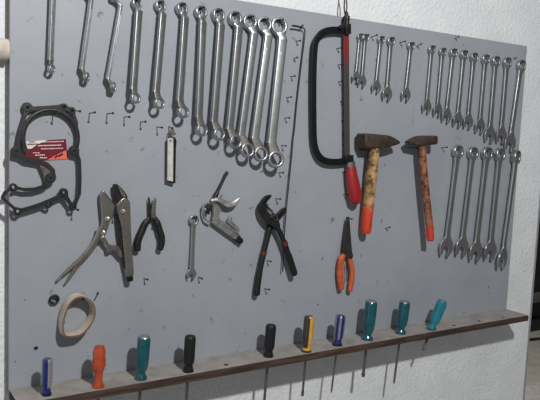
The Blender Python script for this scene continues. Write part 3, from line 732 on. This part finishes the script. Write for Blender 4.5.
# ------------------------------------------------------------------ orange pliers
op = thing('long_nose_pliers', P(347, 240, .014), 'long nose pliers with orange grips and closed dark jaws below the saw handle', 'pliers')
mk('jaw', flat_px([(346.6, 218.4), (347.6, 218.4), (347.9, 236), (347.9, 254), (346, 258), (343.4, 256), (342.4, 250), (343.8, 238), (345.4, 226)], .014, .006, .001, 2), M_BLADE_G, op)
mk('jaw', flat_px([(347.9, 218.4), (348.9, 218.6), (349.6, 228), (350.6, 240), (351.4, 251), (352.4, 256), (350.4, 260), (348.2, 256), (348.1, 236)], .014, .006, .001, 2), M_BLADE_G, op)
mk('pivot', lathe([(0, .0075), (.003, .0075), (.0045, .006)], P(350, 255.4, .0165), P(350, 255.4, .03), 18), M_BLACK, op)
grip([(343.6, 254.6), (341.4, 259), (340.2, 266), (339.8, 274), (340.4, 282), (341.4, 289.4)], .014, [.0125, .0165, .0165, .0160, .0150], M_ORANGE_GRIP, 'handle', op)
grip([(349, 258), (350.6, 263), (351.8, 270), (351.8, 278), (350.8, 285), (349.8, 291.4)], .014, [.0105, .0135, .0140, .0140, .0130], M_ORANGE_GRIP, 'handle', op)
mk('return_spring', sweep(path_px([(346.6, 262, .012), (346, 272, .012), (346.6, 281, .012)]), .002, .002, (0, -1, 0), 8), M_DKSTEEL, op)

# ------------------------------------------------------------------ air blow gun
bg = thing('air_blow_gun', P(213, 205, .013), 'silver cast air blow gun hanging nose up between spanners and black pliers', 'air gun')
mk('nozzle', lathe([(0, .0050), (.006, .0052), (.016, .0042), (.018, .0034), (.05, .0030), (.058, .0040), (.062, .0034)], P(214.4, 198, .011), P(226.4, 173.6, .013), 14), M_DKSTEEL, bg, label='dark slim nozzle')
mk('nose_nut', lathe([(0, .0072), (.010, .0072), (.012, .0055)], P(212.2, 203.4, .011), P(216, 195, .011), 6), M_NICKEL, bg)
mk('hook_guard', sweep(path_px([(212.6, 204.4, .013), (206.6, 203, .013), (203, 207, .013), (203.4, 214, .013), (206, 220, .013), (210.6, 222.6, .013)]), .0042, .006, (0, -1, 0), 12, 3.5), M_ALU, bg)
mk('valve_body', flat_px([(212.4, 204), (217, 204.4), (221.0, 209.6), (218.0, 215), (219, 219.6), (216, 221), (211.6, 220), (213.2, 213)], .012, .009, .0012, 0), M_ALU, bg)
mk('valve_stem', flat_px([(207.4, 206.4), (210.6, 207.4), (208.6, 214.6), (206.2, 213)], .018, .008, .001, 0), M_DKSTEEL, bg)
tp_ = path_px([(211.4, 200.6, .015), (217, 199.4, .016), (222.8, 201.8, .017), (228.4, 204.4, .018), (233.6, 203.8, .018), (237.4, 200.8, .018), (239.6, 198.2, .018)])
mk('trigger', sweep(tp_, [.005 + .0085*math.sin(PI*min(1, max(0, (i/(len(tp_) - 1)))))**1.3 for i in range(len(tp_))], .0036, (.1, -.8, .3), 14, 3), M_ALU, bg, label='curved bright trigger')
mk('body_grip', flat_px([(213.4, 218.4), (218.6, 218.6), (226, 223.2), (233, 228.6), (238.6, 233.6), (239.6, 238), (236.4, 240.8), (226.4, 234), (217.4, 227.4), (211.4, 222.6)], .0105, .010, .0018, 0), M_ALU, bg)
mk('grip_lug', flat_px([(226.8, 222.4), (229, 216.4), (230.8, 215.8), (231.6, 217.2), (231.4, 220.8), (239, 228.6), (239, 232), (234, 229)], .013, .006, .0008, 0), M_ALU, bg)
mk('air_inlet', lathe([(0, .0085), (.008, .0085), (.009, .0072), (.018, .0072), (.019, .006)], P(235.8, 236.8, .0105), P(243.2, 243.8, .0105), 6), M_DKSTEEL, bg, label='dark hexagonal air fitting')
nail_px((207, 204.4), (211, 203.4), 'nail inside the hook of the air blow gun', 'nails carrying single tools')

# ------------------------------------------------------------------ feeler gauge on a key ring
fg = thing('feeler_gauge', P(171, 140, .012), 'narrow silver feeler gauge with dark back hanging from a small ring', 'gauge')
mk('blade', flat_px([(167.6, 139.4), (169.8, 137.8), (173.2, 138.4), (172.8, 181.6), (167.2, 180.2)], .016, .0025, .0004, 0, holes=[[(170.2 + .9*math.cos(a), 141 + .9*math.sin(a)) for a in [2*PI*i/8 for i in range(8)]]]), M_LEAF, fg, label='bright front leaf')
mk('case', flat_px([(169.4, 138.4), (174.6, 137.2), (176.3, 141), (175.6, 148), (175, 183), (172.8, 183.4), (169.4, 182)], .0115, .005, .0008, 0), M_BLACK, fg, label='dark backing leaf')
mk('case', flat_px([(166.2, 140), (168.6, 139), (168.6, 180.6), (166.0, 179.6)], .008, .004, .0008, 0), M_NECK, fg, label='grey back leaf')
rc = P(171.6, 133.6, .013)
mk('key_ring', sweep([rc + Vector((.0055*math.cos(t), -.002*math.sin(t), .010*math.sin(t))) for t in [2*PI*i/22 for i in range(22)]], .0016, .0016, (0, -1, 0.2), 8, closed=True), M_NICKEL, fg)
mk('clasp', join(flat_px([(170.6, 129), (173.6, 130.6), (173, 135), (170.2, 134)], .014, .003, .0006, 0), flat_px([(172.6, 132), (176, 133), (175.6, 134.6), (172.4, 134)], .015, .003, .0006, 0)), M_NICKEL, fg)

# ------------------------------------------------------------------ cream band and washer
def loop_px(seq, d): return [Vector(p) for p in smooth2([tuple(P(x, y, d)) for x, y in seq], 6)]
tb = thing('cream_band', P(79, 297, .018), 'cream teardrop shaped rubber band ring hanging from a nail low on the left', 'band')
fr = loop_px([(81.6, 296.2), (88.6, 298.6), (93.6, 303), (96, 311), (94.4, 319.6), (89, 328.6), (81.4, 335.4), (73, 337.4), (65.4, 337.2), (62.4, 331), (62.4, 323), (64.8, 313), (68.8, 304), (75, 298)], .034)
bk = [v + Vector((0, .027, 0)) for v in fr]
cen = sum(fr, Vector())/len(fr)
n = len(fr)
inn = lambda v, c: v + (c - v).normalized()*.0035
cb = cen + Vector((0, .027, 0))
V = fr + [inn(v, cen) for v in fr] + bk + [inn(v, cb) for v in bk]
Fc, I = [], []
for i in range(n):
    j = (i + 1) % n
    Fc += [(i, j, n + j, n + i), (2*n + j, 2*n + i, 3*n + i, 3*n + j), (i, 2*n + i, 2*n + j, j), (n + i, n + j, 3*n + j, 3*n + i)]; I += [1, 1, 0, 0]
mk('band', (V, Fc, I), [M_CREAM, M_TAN], tb)
mk('staple', sweep([inn(fr[int(n*.70)], cen) + Vector((.001, .004, .006)), inn(fr[int(n*.70)], cen) + Vector((.0016, .010, 0)), inn(fr[int(n*.70)], cen) + Vector((.001, .018, -.004))], .005, .003), M_TAN, tb, label='dark mark inside the band')
wz = P(54.3, 299.5, .0065)
mk_w = tag(mk('rubber_washer', xf(slab([circ(.0098, 28), circ(.0056, 22)], .005, .0018), Matrix.Translation(wz) @ BOARD), M_RUBBER, loc=wz), 'small black rubber washer on a nail left of the cream band', 'washer')

# ------------------------------------------------------------------ screwdrivers
def driver(k, r, mats, style, cap, label, bl=.003):
    tp, ft, tip = DRV[k]
    A = FEET[k]; dA = -A.y
    dT = dA + {9: .004}.get(k, .003)
    T = P(*tp, dT)
    if tip: E = P(*tip, dA + .0)
    else: E = A - (T - A).normalized()*.12
    # keep the blade on the handle's own line
    ax = (T - A).normalized(); Lh = (T - A).length
    root = thing('screwdriver', A, label, 'screwdriver', 'screwdrivers standing in the ledge')
    Lb = (E - A).length
    E = A - ax*Lb
    if style == 'flute':
        pr = [(.0005, r*.62), (.001, r*.80), (.004, r*.86), (.007, r*.84), (.010, r*.62), (.014, r*.60), (.021, r*.80), (.028, r*.94), (Lh*.5, r*.98), (Lh*.80, r*1.0), (Lh*.93, r*.98), (Lh*.975, r*.88), (Lh - .0004, r*.62)]
        fl = lambda a, s: 1 - (.10*max(0, math.cos(6*a))**2 if .02 < s < Lh*.93 else 0)
    elif style == 'straight':
        pr = [(.0005, r*.7), (.001, r*.82), (.008, r*.86), (.010, r*.74), (.015, r*.74), (.019, r*.92), (.024, r*1.0), (Lh*.5, r), (Lh*.9, r), (Lh*.96, r*.95), (Lh*.99, r*.82), (Lh - .0003, r*.6)]
        fl = lambda a, s: 1 - (.08*max(0, math.cos(6*a))**2 if .018 < s < Lh*.92 else 0)
    else:  # knobbly
        pr = [(.0005, r*.6), (.001, r*.78), (.006, r*.80), (.010, r*.66), (.024, r*.62), (.032, r*.78), (.040, r*.98), (.052, r*1.04), (.060, r*.92), (.064, r*.98), (.072, r*.92), (.080, r*.72), (Lh*.97, r*.70), (Lh - .0004, r*.5)]
        pr = [p for p in pr if p[0] <= Lh]
        fl = lambda a, s: 1 + (.06*math.cos(4*a) if s > .03 else 0)
    cl = (lambda j, i: 1 if k == 0 and i > 3 and 3 <= j <= 12 else 1 if k == 5 and (i < 3 or 3 <= j <= 14) else 1 if (k not in (0, 5) and len(mats) > 1 and style != 'knob' and 4 <= i <= 9 and (j % 8) in (0, 1, 7)) else 0)
    mk('handle', lathe(pr, A, T, 48, fl, cl), mats, root, angle=50)
    if cap is not None:
        mk('end_cap', lathe([(Lh*.965, r*.90), (Lh*.985, r*.86), (Lh + .0008, r*.70), (Lh + .0016, r*.3)], A, T, 24), cap, root, label='pale end cap')
    mk('ferrule', lathe([(-.0006 + .0007, r*.90), (.0012, r*.97), (.0042, r*.95), (.005, r*.84)], A, T, 24), M_DKSTEEL if k in (0, 3, 4, 6) else mats[0], root)
    w = bl
    bl_pr = [(-.001, w), (Lb*.80, w), (Lb*.86, w*1.0), (Lb*.93, w*1.35), (Lb, w*1.1)] if k in (5, 7) else [(-.001, w), (Lb*.8, w), (Lb*.95, w*.95), (Lb, w*.5)]
    mk('blade', lathe(bl_pr, A, E, 14), M_NECK, root)
    return root
driver(0, .0092, [M_BLUE, M_CLEAR], 'straight', None, 'blue and clear striped screwdriver at the left end of the ledge')
driver(1, .0118, [M_ORANGE], 'knob', None, 'orange knobbly handled screwdriver on the ledge')
driver(2, .0128, [M_TEAL], 'flute', M_ALU, 'dark teal fluted screwdriver between the orange and black ones')
driver(3, .0114, [M_RUBBER], 'straight', None, 'black screwdriver right of the left teal one')
driver(4, .0116, [M_RUBBER], 'straight', None, 'black screwdriver left of the amber one')
driver(5, .0120, [M_SMOKE, M_YELLOW], 'straight', None, 'amber and smoke striped screwdriver on the ledge', .0026)
driver(6, .0118, [M_BLUE, M_CLEAR], 'straight', None, 'blue and white striped screwdriver right of the amber one', .0022)
driver(7, .0148, [M_TEAL], 'flute', M_ALU, 'tallest dark teal screwdriver under the orange pliers', .0034)
driver(8, .0138, [M_TEAL], 'flute', M_ALU, 'smaller dark teal screwdriver second from the right end', .0028)
driver(9, .0138, [M_TEAL2], 'flute', M_ALU, 'bright teal screwdriver leaning right at the end of the row', .0034)

# ------------------------------------------------------------------ left stub and the room behind the corner
st = P(4, 49, 0)
pz = P(5, 49.3, .0).z
stub = lathe([(0, .019), (.10, .0185), (.20, .0190), (.2170, .0186), (.2185, .0165)], Vector((-.2195, .0060, pz)), Vector((-.001, .0060, pz)), 20, lambda a, s: 1 + .03*math.sin(3*a + s*60))
tag(mk('wall_pipe', stub, M_PALE, loc=(-.12, .0060, pz)), 'pale rough pipe stub meeting the left edge of the board', 'pipe')

fz = -1.15
far = on_z(536, 331, fz)
cabs = thing('machine_cabinet', (far.x + .35, far.y + .3, fz), 'black machine standing on the concrete floor beyond the wall corner', 'machine')
mk('body', bevelled(box(far.x - .5, far.x + 1.2, far.y + .05, far.y + .75, fz + .10, fz + 1.7), .01), M_DARKM, cabs)
mk('plinth', bevelled(box(far.x - .52, far.x + 1.25, far.y, far.y + .78, fz + .0005, fz + .099), .006), M_INK, cabs)
mk('ledge', bevelled(box(far.x - .5, far.x + 1.2, far.y - .02, far.y + .05, fz + .26, fz + .33), .006), M_WEB, cabs, label='grey ledge across the machine')
h0, h1 = on_z(515, 343, fz), on_z(640, 333, fz)
tag(mk('floor_hose', sweep([h0.lerp(h1, t) + Vector((0, .03*math.sin(6*t), .012)) for t in [i/14 for i in range(15)]], .022, .022, (0, 0, 1), 10), M_DARKM, loc=h0), 'thin dark hose lying across the concrete floor', 'hose')
s0 = on_z(521, 394, fz)
tag(mk('floor_slab', bevelled(box(s0.x - .6, s0.x + .8, s0.y - .6, s0.y, fz + .0005, fz + .05), .006), M_SHELF, loc=(s0.x, s0.y - .3, fz)), 'pale slab lying on the floor at the bottom right corner', 'slab')

# ------------------------------------------------------------------ light
w = bpy.data.worlds.new('workshop'); scene.world = w; w.use_nodes = True
nt = w.node_tree; N = nt.nodes; L = nt.links
bgn = N['Background']
tc = N.new('ShaderNodeTexCoord')
sx = N.new('ShaderNodeSeparateXYZ'); L.new(tc.outputs['Generated'], sx.inputs['Vector'])
nz = N.new('ShaderNodeTexNoise'); nz.inputs['Scale'].default_value = 3.0; nz.inputs['Detail'].default_value = 2
L.new(tc.outputs['Generated'], nz.inputs['Vector'])
ad = N.new('ShaderNodeMath'); ad.operation = 'MULTIPLY_ADD'; ad.inputs[1].default_value = 0.9
L.new(nz.outputs['Fac'], ad.inputs[0]); L.new(sx.outputs['X'], ad.inputs[2])
rp = N.new('ShaderNodeValToRGB')
mr = N.new('ShaderNodeMapRange'); mr.inputs['From Min'].default_value = -.55; mr.inputs['From Max'].default_value = 1.35
L.new(ad.outputs['Value'], mr.inputs['Value'])
e = rp.color_ramp.elements
e[0].position = 0; e[0].color = (.95, .98, 1.05, 1)
e[1].position = 1; e[1].color = (.13, .13, .13, 1)
q = e.new(.28); q.color = (.42, .43, .45, 1)
q = e.new(.55); q.color = (.22, .22, .225, 1)
L.new(mr.outputs['Result'], rp.inputs['Fac']); L.new(rp.outputs['Color'], bgn.inputs['Color'])
bgn.inputs['Strength'].default_value = 0.55

li = bpy.data.lights.new('ceiling_lamp', 'POINT'); li.energy = 126; li.shadow_soft_size = .045; li.color = (1, .985, .965)
lo = bpy.data.objects.new('ceiling_lamp', li); lo.location = LAMP; COL.objects.link(lo)
l2 = bpy.data.lights.new('far_room_fill', 'POINT'); l2.energy = 190; l2.shadow_soft_size = .2; l2.color = (1, .97, .92)  # unseen fill light added to brighten the floor beyond the corner
o2 = bpy.data.objects.new('far_room_fill', l2); o2.location = (2.6, 1.6, 1.6); COL.objects.link(o2)

# ------------------------------------------------------------------ camera
cd = bpy.data.cameras.new('camera'); cam = bpy.data.objects.new('camera', cd); COL.objects.link(cam)
ex = Vector((DX[0], DN[0], DZ[0])); ey = Vector((DX[1], DN[1], DZ[1])); ez = Vector((DX[2], DN[2], DZ[2]))
R3 = Matrix((ex, -ey, -ez)).transposed()
cam.matrix_world = Matrix.Translation(CAM) @ R3.to_4x4()
cd.sensor_width = 36; cd.sensor_fit = 'HORIZONTAL'; cd.lens = F/540*36; cd.clip_start = .02
scene.camera = cam
vs = scene.view_settings
vs.view_transform = 'Standard'; vs.look = 'None'; vs.gamma = 1; vs.use_curve_mapping = False; vs.exposure = 0.0
